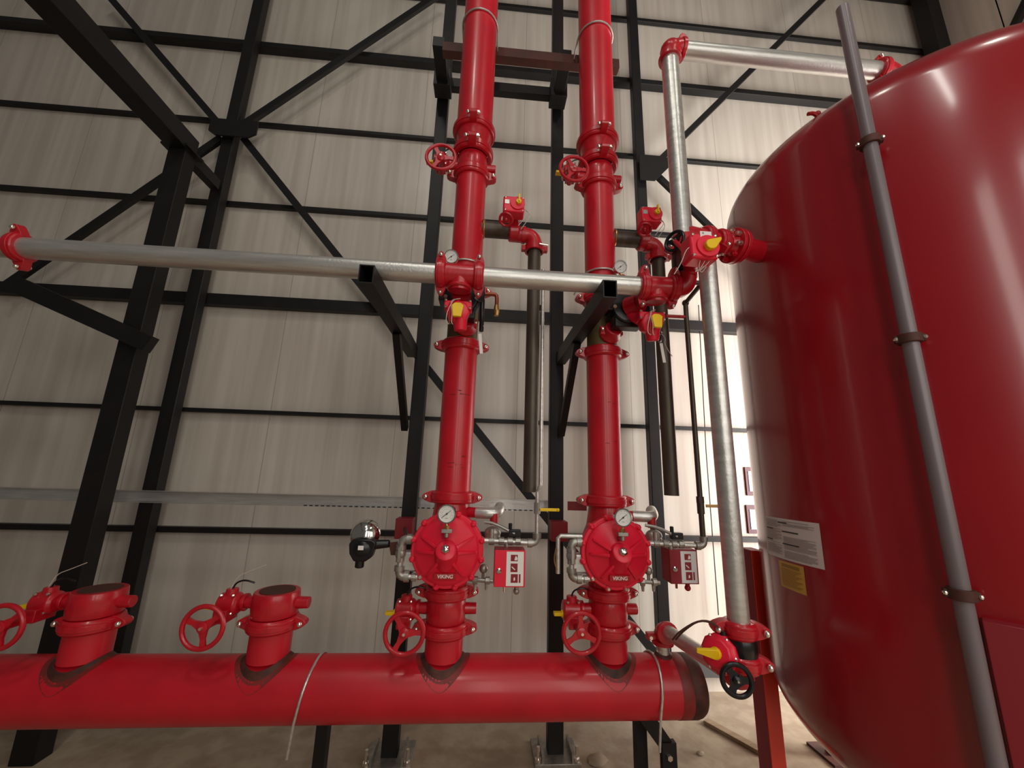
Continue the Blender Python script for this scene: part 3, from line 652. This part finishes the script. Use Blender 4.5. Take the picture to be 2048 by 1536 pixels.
for i in (0, 1):
    x = RX[i]; n = nm[i]; xt = (RX[0], .775)[i]; y0 = 1.83; xm = x+(.0, .075)[i]
    t = thing('branch_valve', f'black bodied valve with red box and yellow tag in front of the {n} riser', 'valve', (xm, y0, 2.40), 'black bodied branch valves')
    MB().lathe([(-.055, .055), (-.048, .085), (-.02, .092), (.02, .092), (.048, .085), (.055, .055)], (xm, y0-.0, 2.425), Y_, 32).box((xm, y0, 2.445), (.225, .09, .085)).box((xm-.0, y0, 2.37), (.14, .07, .10)).build('body', 'blackgloss', t, .006)
    MB().lathe([(0, .050), (.03, .046), (.07, .048)], (xm, y0-.05, 2.42), V((xt-xm, -.13, -.0)), 28).build('outlet_collar', 'redcast', t)
    MB().lathe([(0, .052), (.02, .060), (.045, .048), (.075, .044)], (x+.02, RY-.06, 2.315), (.1, -1, .35), 24).box((x+.02, RY-.10, 2.33), (.12, .03, .045)).build('saddle_outlet', 'redcast', t, .004)
    for dx in (-.05, .05): MB().sphere((x+.02+dx, RY-.125, 2.33), .009, n=8).build('bolt', 'bolt', t)
    for dx, dz in ((-.08, .06), (.08, .06), (-.075, 0), (.075, 0)): MB().cyl((xm+dx, y0-.03, 2.415+dz*.8), (xm+dx, y0-.062, 2.415+dz*.8), .010, None, 6).build('bolt', 'bolt', t)
    xb = xt-.005; zb = 2.305; yb = 1.70
    hb = MB().lathe([(-.04, .030), (-.035, .050), (.0, .057), (.03, .055), (.036, .045)], (xb, yb, zb), (0, -1, -.25), 8).box((xb, yb-.005, zb+.026), (.125, .055, .04)).cyl((xb, yb+.03, zb+.02), (xm, y0-.03, 2.40), .034, None, 16).cyl((xb+.01, yb, zb-.03), (xb+.015, yb+.01, zb-.085), .036, .028, 16).build('operator_box', 'redbright', t, .004)
    for dx in (-.055, .055):
        for dz in (.045, .012): MB().sphere((xb+dx, yb-.036, zb+dz), .007, n=8).build('screw', 'bolt', hb)
    MB().prism([(-.026, .028), (-.012, .04), (.012, .04), (.026, .028), (.018, -.028), (-.018, -.028)], (xb+.003, yb-.072, zb-.022), X, (0, .1, 1), .014).cyl((xb, yb-.04, zb), (xb, yb-.07, zb-.005), .014, None, 14).build('indicator_tag', 'yellow', hb, .002)
    for k in range(3):
        wire([(xb+.005*k, yb-.045, zb+.05), (xb-.02-.006*k, yb-.07, zb+.03), (xb-.042+.012*k, yb-.075, zb-.03), (xb-.045+.012*k, yb-.07, zb-.075), (xb-.03+.008*k, yb-.07, zb-.085)], t, 'wirer' if k == 1 else 'wirew', .0018)
    if i == 0:
        MB().tube([(xm+.085, y0-.01, 2.45), (xm+.105, y0-.03, 2.42), (xm+.105, y0-.05, 2.25)], .011, 12).build('handle', 'blackgloss', t)
    else:
        handwheel((xm+.15, y0-.05, 2.29), (.9, -.5, 0), .05, t, 'blackgloss', .6, .008)
        MB().cyl((xm+.08, y0-.03, 2.35), (xm+.15, y0-.05, 2.29), .014, None, 12).build('handle_shaft', 'blackgloss', t)
    tx = xm+(.105, .16)[i]
    MB().box((tx+.0, y0-.055, 2.185), (.015, .002, .10), (V((1, 0, .12)).normalized(), Y_, V((-.12, 0, 1)).normalized())).build('paper_tag', 'white', t)
    wire([(tx, y0-.05, 2.29), (tx+.02, y0-.055, 2.26), (tx+.01, y0-.055, 2.23), (tx+.05, y0-.05, 2.17)], t)
    if i == 0:
        t = thing('test_cock', 'small copper elbow with a brass cock right of the left black valve', 'pipe fitting', (.05, 1.83, 2.38))
        MB().tube([(-.04, 1.83, 2.465), (.025, 1.82, 2.465), (.035, 1.82, 2.455), (.035, 1.82, 2.40)], .010, 12, 1).build('elbow_pipe', 'copper', t)
        MB().cyl((.035, 1.82, 2.405), (.035, 1.82, 2.375), .012, .015, 12).cyl((.035, 1.82, 2.375), (.035, 1.82, 2.35), .016, .012, 8).build('cock', 'brass', t)
gp = at(903, 514, 1.80); gauge(gp, .036, 'white pressure gauge in front of the left riser above its tee', gp+V((.0, .0, -.055)), (0, -1, -.25))
gp = at(1240, 534, 1.88); gauge(gp, .036, 'white pressure gauge right of the right riser above the cross pipe', gp+V((.012, .0, -.055)), (0, -1, -.25))
for gq, l in ((at(905, 545, 1.80), 'small red gauge cock under the gauge of the left riser'), (at(1246, 556, 1.88), 'small red gauge cock under the gauge beside the right riser')):
    tag(MB().sphere(gq, .018).cyl(gq-X*.03, gq+X*.03, .012, None, 10).cyl(gq, gq+Y_*.12, .010, None, 10).build('gauge_cock', 'redcast'), l, 'valve', 'small red gauge cocks')

# ------------------------------------------------------------------ connection to the tank
SX = .928
t = thing('pipe_elbow', 'red elbow turning up at the right end of the cross pipe', 'pipe fitting', (SX, CY, CZ), 'red elbows')
MB().cyl((.86, CY, CZ), (SX-.06, CY, CZ), CR+.004, None, 28).elbow((SX, CY, CZ), -X, Z, .056, CR+.001, 28, 10, 1.1).build('bend', 'redcast', t)
t = thing('isolation_valve', 'red valve with big square box and bright yellow pointer by the tank', 'valve', (SX, CY, 2.55))
MB().lathe([(0, .052), (.02, .060), (.10, .060), (.14, .052)], (SX, CY, 2.54), Z, 28).box((SX-.01, CY-.06, 2.60), (.09, .10, .10)).build('body', 'blackgloss', t, .004)
bc = at(1398, 502, 1.40)
hb = MB().box(bc, (.118, .085, .112)).build('operator_box', 'redbright', t, .012)
MB().lathe([(0, .050), (.010, .047)], bc+V((.012, -.040, -.004)), -Y_, 32).build('round_lid', 'redbright', hb)
MB().cyl(bc+V((0, .04, 0)), (SX-.01, CY-.06, 2.58), .032, None, 16).build('link_shaft', 'redcast', hb)
pt = MB().prism([(-.022, .0), (-.016, .016), (.0, .022), (.045, .034), (.045, .022), (.022, -.012), (.012, -.020), (-.006, -.022), (-.018, -.014)], bc+V((.012, -.060, -.008)), X, Z, .022)
pt.build('pointer', 'yellow', hb, .003)
MB().box(bc+V((.008, -.0435, .046)), (.048, .002, .034)).build('rating_plate', 'white', hb)
MB().box(bc+V((.008, -.0450, .038)), (.036, .0006, .005)).box(bc+V((-.004, -.0450, .054)), (.008, .0006, .008)).build('rating_print', 'grey', hb)
for dx in (-.048, .048):
    for dz in (-.045, .046): MB().sphere(bc+V((dx, -.043, dz)), .007, n=8).build('screw', 'bolt', hb)
hw = at(1349, 482, 1.52)
handwheel(hw, (-.86, -.5, .05), .052, t, 'blackgloss', .3, .0075)
MB().cyl(hw, bc+V((-.03, .03, 0)), .010, None, 12).build('wheel_shaft', 'redcast', t)
wire([bc+V((-.05, -.03, .0)), bc+V((-.075, -.03, -.02)), bc+V((-.09, -.02, -.07)), bc+V((-.12, -.01, -.12))], t)
for k in range(5): wire([bc+V((-.01+.01*k, -.02, -.055)), bc+V((-.02+.006*k, -.02, -.085)), bc+V((-.005-.009*k, -.01, -.11)), bc+V((.02-.004*k, -.01, -.075))], t, 'wirer' if k % 2 else 'wirew', .0016)
TZ = 2.748
ND = V((.464, .10, 0)).normalized(); NS = ND.cross(Z)
def nz(t_): return V((SX, CY, TZ))+ND*t_
t = thing('pipe_tee', 'red tee at the foot of the tall galvanised pipe, left of the tank nozzle', 'pipe fitting', (SX, CY, 2.65), 'red pipe tees')
MB().cyl((SX, CY, 2.65), (SX, CY, TZ-.015), CR+.005, None, 28).cyl(nz(0), nz(.13), CR+.003, None, 28).build('body', 'redcast', t)
coupling((SX, CY, 2.665), Z, CR, X, 'red coupling under the tee by the tank nozzle', .8)
coupling(nz(.135), ND, CR+.004, (0, -.6, -.8), 'red coupling left of the short nozzle spool on the tank', .85)
coupling(nz(.215), ND, CR+.004, (0, -.6, -.8), 'red coupling next to the bolted flange of the tank', .85)
tag(MB().cyl(nz(.11), nz(.29), CR+.001, None, 28).build('nozzle_spool', 'redcast'), 'short red pipe spool leading into the tank flange', 'pipe')
TX, TY, TR = 2.241, 1.697, .85
p1 = MB().cyl((SX, CY, 2.725), (SX, CY, 3.84), CR, None, 32)
tag(p1.build('riser_pipe', 'galv'), 'tall galvanised vertical pipe rising to the red top elbow', 'pipe', 'galvanised vertical pipes')
ZT = 3.90
t = thing('pipe_elbow', 'red elbow joining two galvanised pipes high above the cross pipe', 'pipe fitting', (SX, CY, 3.84), 'red elbows')
MB().elbow((SX, CY, ZT), -Z, X, .062, CR+.008, 28, 10, 1.12).sphere((SX+.01, CY, ZT-.012), .057).prism([(-.03, 0), (.03, 0), (.02, .05), (0, .062), (-.015, .045)], (SX+.075, CY-.0, ZT+.04), X, Z, .04).build('bend', 'redcast', t, .003)
tag(MB().cyl((SX+.07, CY, ZT), (TX-.05, CY, ZT), CR, None, 32).build('top_pipe', 'galvx'), 'galvanised pipe running right from the top elbow to above the tank', 'pipe', 'galvanised horizontal pipes')
coupling((TX-.06, CY, ZT), X, CR+.002, Z, 'red coupling on the galvanised pipe above the tank dome', .85)
t = thing('pipe_elbow', 'red elbow dropping onto the top of the tank', 'pipe fitting', (TX, CY, 3.5), 'red elbows')
MB().elbow((TX+.02, CY, ZT), -X, -Z, .062, CR+.006, 28, 10, 1.1).cyl((TX+.02, CY, ZT-.05), (TX+.02, CY, 3.48), CR, None, 24).build('bend', 'redcast', t)

# second galvanised vertical and lower loop
PX_, PY_ = .930, 1.46
tag(MB().cyl((PX_, PY_, 1.10), (PX_, PY_, 2.50), .0365, None, 32).build('riser_pipe', 'galv'), 'galvanised vertical pipe beside the tank, between the two box valves', 'pipe', 'galvanised vertical pipes')
t = thing('pipe_elbow', 'red elbow hidden behind the square valve box at the tank', 'pipe fitting', (PX_, PY_, 2.44), 'red elbows')
MB().elbow((PX_, PY_, 2.565), -Z, Y_, .05, .037, 24, 8, 0).cyl((PX_, PY_+.05, 2.565), (SX, CY, 2.565), .04, None, 20).build('bend', 'redcast', t)
coupling((PX_, PY_, 1.075), Z, .0375, (1, -.25, 0), 'red coupling directly above the black band of the lower valve', .95)
coupling((PX_, PY_, .972), Z, .0375, (1, -.25, 0), 'red coupling directly below the black band of the lower valve', .95)
t = thing('loop_valve', 'red box valve with black handwheel at the foot of the galvanised pipe', 'valve', (PX_, PY_, .99))
MB().lathe([(0, .048), (.01, .052), (.05, .052), (.06, .048)], (PX_, PY_, .99), Z, 28).cyl((PX_, PY_, 1.02), (PX_-.07, PY_-.01, 1.02), .02, None, 16).build('body', 'blackgloss', t)
oc = V((PX_-.088, PY_-.015, 1.005))
ax = V((-.75, -.62, .22)).normalized(); sx = V((.64, -.77, 0)).normalized(); sz = ax.cross(sx).normalized()
hb = MB().lathe([(-.040, .034), (-.034, .052), (-.004, .055), (.0, .060), (.010, .060), (.014, .054), (.032, .045), (.036, .030)], oc, ax, 10).cyl(oc, oc+V((.005, -.0, -.062)), .030, .020, 16).build('operator_box', 'redbright', t, .004)
MB().lathe([(0, .020), (.012, .018)], oc+ax*.036, ax, 16).prism([(-.008, -.018), (.055, -.006), (.055, .006), (-.008, .018)], oc+ax*.054, (-.9, .2, .1), (.1, -.3, 1), .012).build('pointer', 'yellow', hb, .002)
for a_ in range(6):
    d = sx*math.cos(a_*PI/3)+sz*math.sin(a_*PI/3); MB().sphere(oc+d*.054+ax*.012, .006, n=8).build('screw', 'bolt', hb)
for k in range(2): MB().tube([oc+V((.015, 0, .05)), oc+V((.0, 0, .085+.006*k)), oc+V((-.05, .02, .098)), oc+V((-.10-.012*k, .05, .05)), oc+V((-.115-.012*k, .08, .01))], .003, 8, 2).build('cable', 'rust', t)
MB().cyl(oc+V((.015, 0, .045)), oc+V((.017, 0, .068)), .011, None, 12).build('cable_gland', 'blackgloss', t)
wc = V((PX_-.078, 1.375, .955))
handwheel(wc, (-.25, -.95, .12), .052, t, 'blackgloss', .55, .008)
MB().cyl(wc, oc+V((.0, .0, -.035)), .009, None, 12).build('wheel_shaft', 'redcast', t)
t = thing('pipe_elbow', 'red elbow under the black handwheel valve, turning to the header', 'pipe fitting', (PX_, PY_, .86), 'red elbows')
MB().elbow((PX_, PY_, .908), Z, Y_, .048, .038, 24, 9, 1.08).build('bend', 'redcast', t)
sx_ = .888
tag(MB().cyl((PX_-.003, PY_+.045, .908), (sx_+.004, RY-.05, .885), .031, None, 28).build('loop_pipe', 'galv'), 'short galvanised pipe slanting from the header stub towards the black handwheel', 'pipe', 'galvanised horizontal pipes')
t = thing('pipe_elbow', 'red elbow and coupling on the galvanised stub of the header', 'pipe fitting', (sx_, RY, .82), 'red elbows')
MB().elbow((sx_, RY, .88), -Z, -Y_, .045, .040, 24, 9, 1.25).box((sx_-.055, RY, .85), (.045, .03, .03)).box((sx_+.055, RY, .85), (.045, .03, .03)).build('bend', 'redcast', t, .003)
MB().cyl((sx_-.066, RY-.03, .85), (sx_-.066, RY+.02, .85), .008, None, 8).build('bolt', 'bolt', t)
tag(MB().cyl((sx_, RY, .772), (sx_, RY, .84), .030, None, 28).build('header_stub', 'galv'), 'short galvanised stub standing on the right end of the header', 'pipe', 'galvanised vertical pipes')

# ------------------------------------------------------------------ tank
t = thing('pressure_tank', 'enormous glossy red pressure tank standing on legs at the right', 'tank', (TX, TY, 0))
z0, z1, h1, h2 = .687, 3.142, .36, .445
prof = []
for k in range(19): a = PI/2*k/18; prof.append((z0-h2*math.cos(a), TR*math.sin(a)))
for k in range(1, 10): prof.append((z0+(z1-z0)*k/10, TR))
for k in range(19): a = PI/2*k/18; prof.append((z1+h1*math.sin(a), TR*math.cos(a)))
MB().lathe(prof, (TX, TY, 0), Z, 128).build('shell', 'tankred', t, 0, 50)
for k in range(6):
    a = math.radians((155, 218.6, 275, 335, 35, 95)[k]); rr = TR+.022; d = V((math.cos(a), math.sin(a), 0)); q = V((-math.sin(a), math.cos(a), 0)); c = V((TX, TY, 0))+d*rr
    lg = MB()
    if k == 0:
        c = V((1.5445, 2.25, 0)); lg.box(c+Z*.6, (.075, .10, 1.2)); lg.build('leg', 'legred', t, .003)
        MB().box(c+V((0, -.053, .60)), (.075, .006, 1.2)).build('leg_face', 'orange', t, .001)  # thin slab makes this leg's front face brighter and more orange
    else:
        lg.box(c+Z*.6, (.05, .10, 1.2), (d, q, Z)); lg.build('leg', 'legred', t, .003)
    MB().box(c+Z*.008, (.2, .2, .016)).build('foot_plate', 'rust', t)
# inlet flange
MB().cyl(nz(.335), nz(.50), .055, None, 32).lathe([(0, .088), (.022, .088)], nz(.318), ND, 40).build('nozzle', 'redcast', t, .002)
tt = thing('flange', 'round bolted red flange on the side nozzle of the tank', 'pipe fitting', nz(.30))
MB().lathe([(-.03, .050), (0, .060), (.002, .088), (.022, .088)], nz(.290), ND, 40).build('disc', 'redcast', tt, .002)
for k in range(8):
    a = 2*PI*(k+.5)/8; off = NS*(.070*math.cos(a))+Z*(.070*math.sin(a))
    MB().cyl(nz(.262)+off, nz(.350)+off, .008, None, 8).cyl(nz(.270)+off, nz(.287)+off, .013, None, 6).build('bolt', 'bolt' if k in (0, 1, 7) else 'redcast', tt)
# small vent on the shoulder
vp = at(1634, 231, 1.44)
tag(MB().tube([vp+V((.10, .03, -.08)), vp, vp+V((-.02, 0, .012)), vp+V((-.045, 0, .004))], .009, 8, 1).sphere(vp+V((.004, 0, .010)), .014).build('vent_cock', 'plate'), 'tiny dark vent cock on the left shoulder of the tank', 'valve')
# paper labels, curved with the shell
def on_tank(px, py, lift=.0015):
    """where the line of sight of (px,py) meets the cylindrical shell"""
    d = at(px, py, 1.0)-CAM; a = d.x*d.x+d.y*d.y; b = -2*(d.x*TX+d.y*TY); c = TX*TX+TY*TY-(TR+lift)**2
    s = (-b-math.sqrt(max(b*b-4*a*c, 0)))/(2*a); p = CAM+d*s; return math.atan2(p.y-TY, p.x-TX) % (2*PI), p.z
def sheet(quad, name, m, parent, lift, u0_=0, u1=1, v0=0, v1=1, n=10):
    """quad: four (angle, z) corners TL TR BR BL; a thin curved sheet over part of it"""
    mb = MB(); rows = []
    for j in (0, 1):
        for s_ in (0, .0008):
            row = []
            for k in range(n+1):
                u = u0_+(u1-u0_)*k/n; v = v0+(v1-v0)*j
                top = [quad[0][q]*(1-u)+quad[1][q]*u for q in (0, 1)]; bot = [quad[3][q]*(1-u)+quad[2][q]*u for q in (0, 1)]
                a = top[0]*(1-v)+bot[0]*v; z = top[1]*(1-v)+bot[1]*v; r = TR+lift+s_
                row.append(mb.bm.verts.new((TX+r*math.cos(a), TY+r*math.sin(a), z)))
            rows.append(row)
    ti, to, bi, bo = rows
    for k in range(n):
        mb.bm.faces.new((to[k], to[k+1], bo[k+1], bo[k])); mb.bm.faces.new((ti[k], bi[k], bi[k+1], ti[k+1]))
        mb.bm.faces.new((ti[k], ti[k+1], to[k+1], to[k])); mb.bm.faces.new((bi[k], bo[k], bo[k+1], bi[k+1]))
    return mb
Q = [on_tank(*p) for p in ((1530, 1031), (1638, 1047), (1650, 1140), (1535, 1106))]
zT = (Q[0][1]+Q[1][1])/2; zB = (Q[2][1]+Q[3][1])/2
lbl = tag(sheet(Q, 'x', 'paper', None, .001).build('paper_label', 'paper'), 'white printed instruction sheet stuck on the left of the tank', 'label')
g = MB(); rnd = random.Random(3)
def merge(dst, src):
    me = bpy.data.meshes.new('t'); src.bm.to_mesh(me); src.bm.free(); dst.bm.from_mesh(me); bpy.data.meshes.remove(me)
for k in range(34):
    v = .06+.9*k/34
    for u_a, u_b in ((.05, .40), (.44, .93)):
        if rnd.random() < .15 or (u_a > .4 and v < .42 and v > .18): continue
        merge(g, sheet(Q, '', '', None, .0020, u_a, u_b-rnd.random()*.12*(k % 3 == 0), v, v+.011, 6))
g.build('small_print', 'grey', lbl)
g = MB()
for u_a, u_b, v in ((.35, .52, .09), (.05, .22, .28), (.42, .70, .30), (.05, .20, .56), (.42, .70, .60)): merge(g, sheet(Q, '', '', None, .0022, u_a, u_b, v, v+.028, 6))
g.build('heading_print', 'ink', lbl)
Q2 = [on_tank(*p) for p in ((1557, 1119), (1607, 1134), (1614, 1192), (1563, 1171))]
lb2 = tag(sheet(Q2, 'x', 'ylabel', None, .001).build('warning_label', 'ylabel'), 'small ochre yellow warning label below the white sheet on the tank', 'label')
g = MB(); merge(g, sheet(Q2, '', '', None, .0020, .15, .85, .08, .20, 6))
for k in range(11): merge(g, sheet(Q2, '', '', None, .0020, .1, .9-.1*(k % 3), .27+.06*k, .27+.06*k+.022, 6))
g.build('print', 'ylprint', lb2)
# sight tube
sxx, syy = 1.490, 1.20
ztop = 1.6+1.70*1.19
t = thing('level_tube', 'tall grey tube with bolted clamps running up the front of the tank', 'pipe', (sxx, syy, .5))
MB().pipe((sxx, syy, .35), (sxx, syy, ztop), .0235, .020).build('tube', 'tube', t)
for py in ((1737, 285), (1820, 678), (1921, 1188)):
    z = at(*py, 1.20).z
    cl = MB().lathe([(-.016, .024), (-.016, .034), (.016, .034), (.016, .024)], (sxx, syy, z), Z, 24, False).box((sxx-.022, syy+.014, z), (.03, .020, .024), (V((.8, -.6, 0)).normalized(), V((.6, .8, 0)).normalized(), Z)).box((sxx+.022, syy-.014, z), (.03, .020, .024), (V((.8, -.6, 0)).normalized(), V((.6, .8, 0)).normalized(), Z)).box((sxx+.035, syy+.03, z), (.05, .016, .012), (V((.82, .57, 0)), V((-.57, .82, 0)), Z)).build('clamp', 'rust', t, .002)
    for q in (-1, 1): MB().sphere((sxx+q*.031-.006, syy-q*.022-.008, z), .0075, n=8).build('bolt', 'bolt', cl)

# ------------------------------------------------------------------ stub valves at the left of the header
def stub(x, label_p, label_v, tz):
    tag(MB().cyl((x, RY, .765), (x, RY, .90), RR, None, 48).build('header_stub', 'red'), label_p, 'pipe', 'red header stubs')
    coupling((x, RY, .905), Z, RR, X, label_v.replace('red butterfly valve', 'red coupling').replace('with handwheel and dark open top', 'under the open valve'))
    tv = valve_big(x, RY, .985, label_v, .05, RR+.006, 1.2)
    wire([(x-.19, RY-.03, 1.045), (x-.17, RY-.03, 1.10), (x-.12, RY-.03, 1.12), (x-.05, RY-.04, 1.15)], tv)
    MB().cyl((x, RY, 1.034), (x, RY, 1.038), RR-.012, None, 40).build('dark_disc', 'rust', tv)
    return x
stub(-.905, 'short red stub pipe welded to the header left of the u bolt', 'red butterfly valve with handwheel and dark open top on the stub nearest the risers', 1.03)
stub(-1.66, 'short red stub pipe welded to the header at the far left', 'red butterfly valve with handwheel and dark open top on the far left stub', 1.03)

# ------------------------------------------------------------------ small things behind
ys = 2.90
m = MB().box((-1.55, ys, 1.355), (4.1, .012, .065)).box((-1.55, ys-.012, 1.392), (4.1, .03, .004)).box((-1.55, ys-.012, 1.318), (4.1, .03, .004))
t = thing('perforated_strut', 'long galvanised perforated strip behind the left riser', 'cable strut', (-1.5, ys, 1.3))
m.build('strip', 'galvx', t)
g = MB(); xx = -1.2
while xx < .46: g.box((xx, ys-.0285, 1.322), (.022, .002, .007)); xx += .038
s_ = g.build('slots', 'ink', t); s_['kind'] = 'stuff'
tag(MB().box((.655, 2.72, 1.372), (.13, .012, .058)).build('strut_offcut', 'signred'), 'short dark red strip sticking out right of the middle post', 'bracket')
for x, l in ((-.452, 'dull red bracket end on the left square post'), (.487, 'dull red bracket end on the middle square post')):
    tag(MB().box((x, 2.52, 1.24), (.10, .10, .115)).build('bracket_end', 'signred', None, .003), l, 'bracket', 'dull red bracket ends')
# alarm gong and black motor
gc = at(732, 1070, 1.98)
t = thing('alarm_gong', 'round metal alarm gong with a black motor, left of the left riser', 'alarm bell', gc+V((0, 0, -.07)))
MB().lathe([(0, .066), (.012, .070), (.02, .068), (.045, .045), (.055, .010)], gc, (0, -.9, .2), 40).build('bell', 'chrome', t)
mc = gc+V((.012, -.07, -.045))
MB().prism([(-.058, .022), (-.04, .042), (.04, .042), (.062, .028), (.045, -.035), (.02, -.052), (-.03, -.052), (-.052, -.02)], mc, X, Z, .05).cyl(mc+V((.0, 0, .012)), mc+V((.115, .01, .02)), .024, .017, 16).cyl(mc+V((-.008, 0, -.04)), mc+V((-.008, 0, -.082)), .020, None, 12).sphere(mc, .05, (1.1, .7, .95)).build('motor', 'blackgloss', t, .006)
MB().box(mc+V((.0, -.0365, .008)), (.024, .002, .018)).build('white_sticker', 'white', t)
MB().cyl(mc+V((.10, .01, .012)), mc+V((.20, .06, .02)), .010, None, 12).prism([(-.025, .02), (.025, .02), (.01, -.03), (-.012, -.03)], mc+V((.135, .02, .0)), X, Z, .02).build('mounting_pipe', 'rust', t)
MB().cyl(mc+V((.19, .05, .02)), (-.45, 2.50, 1.24), .010, None, 12).build('rear_pipe', 'rust', t)
# framed signs on the wall by the tank
for (a_, b2, l) in (((1489, 934), (1530, 992), 'dark red framed white sign on the wall, upper of two by the tank'), ((1492, 1010), (1545, 1068), 'dark red framed white sign on the wall, lower of two by the tank')):
    p, q = at(*a_, WY-.01), at(*b2, WY-.01); cx, cz = (p.x+q.x)/2, (p.z+q.z)/2; ww, hh = abs(q.x-p.x), abs(p.z-q.z)
    t = thing('wall_sign', l, 'sign', (cx, WY-.008, cz-hh/2), 'red framed wall signs')
    MB().box((cx, WY-.006, cz), (ww, .01, hh)).build('frame', 'signdark', t, .001)
    MB().box((cx, WY-.0125, cz), (ww-.05, .004, hh-.07)).build('panel', 'white', t)
# dark red cabinet standing behind the tank, beside its leg
# cable on the wall
tag(MB().tube([at(1397, 610, 3.2), at(1412, 900, 3.2), at(1437, 1230, 3.2)], .004, 6).build('wall_cable', 'ink'), 'thin dark cable hanging down the bright wall left of the tank', 'cable')
# planks and debris on the floor
def plank(p, q, wd, label):
    a = V(p); b = V(q); d = (b-a).normalized(); s_ = Z.cross(d)
    tag(MB().box((a+b)/2+Z*.012, ((b-a).length, wd, .022), (d, s_, Z)).build('plank', 'wood', None, .002), label, 'plank', 'planks on the floor')
pa, pb = at(1412, 1446, 2.6), at(1530, 1512, 2.3)
plank(CAM+(pa-CAM)*(1.6/(1.6-pa.z)), CAM+(pb-CAM)*(1.6/(1.6-pb.z)), .055, 'long narrow plank on the floor between header end and tank leg')
for k, (x, y, s_) in enumerate(((1.05, 2.38, .035), (.72, 2.55, .05), (1.35, 2.6, .02))):
    m = MB().sphere((x, y, s_*.3), s_, (1.2, .9, .45), 10)
    for v in m.bm.verts: v.co += V((rnd.uniform(-1, 1), rnd.uniform(-1, 1), 0))*s_*.12
    tag(m.build('stone', 'floor'), ('small stone on the floor under the header end', 'flat stone on the floor right of the middle post', 'tiny stone on the floor near the wall column')[k], 'stone')
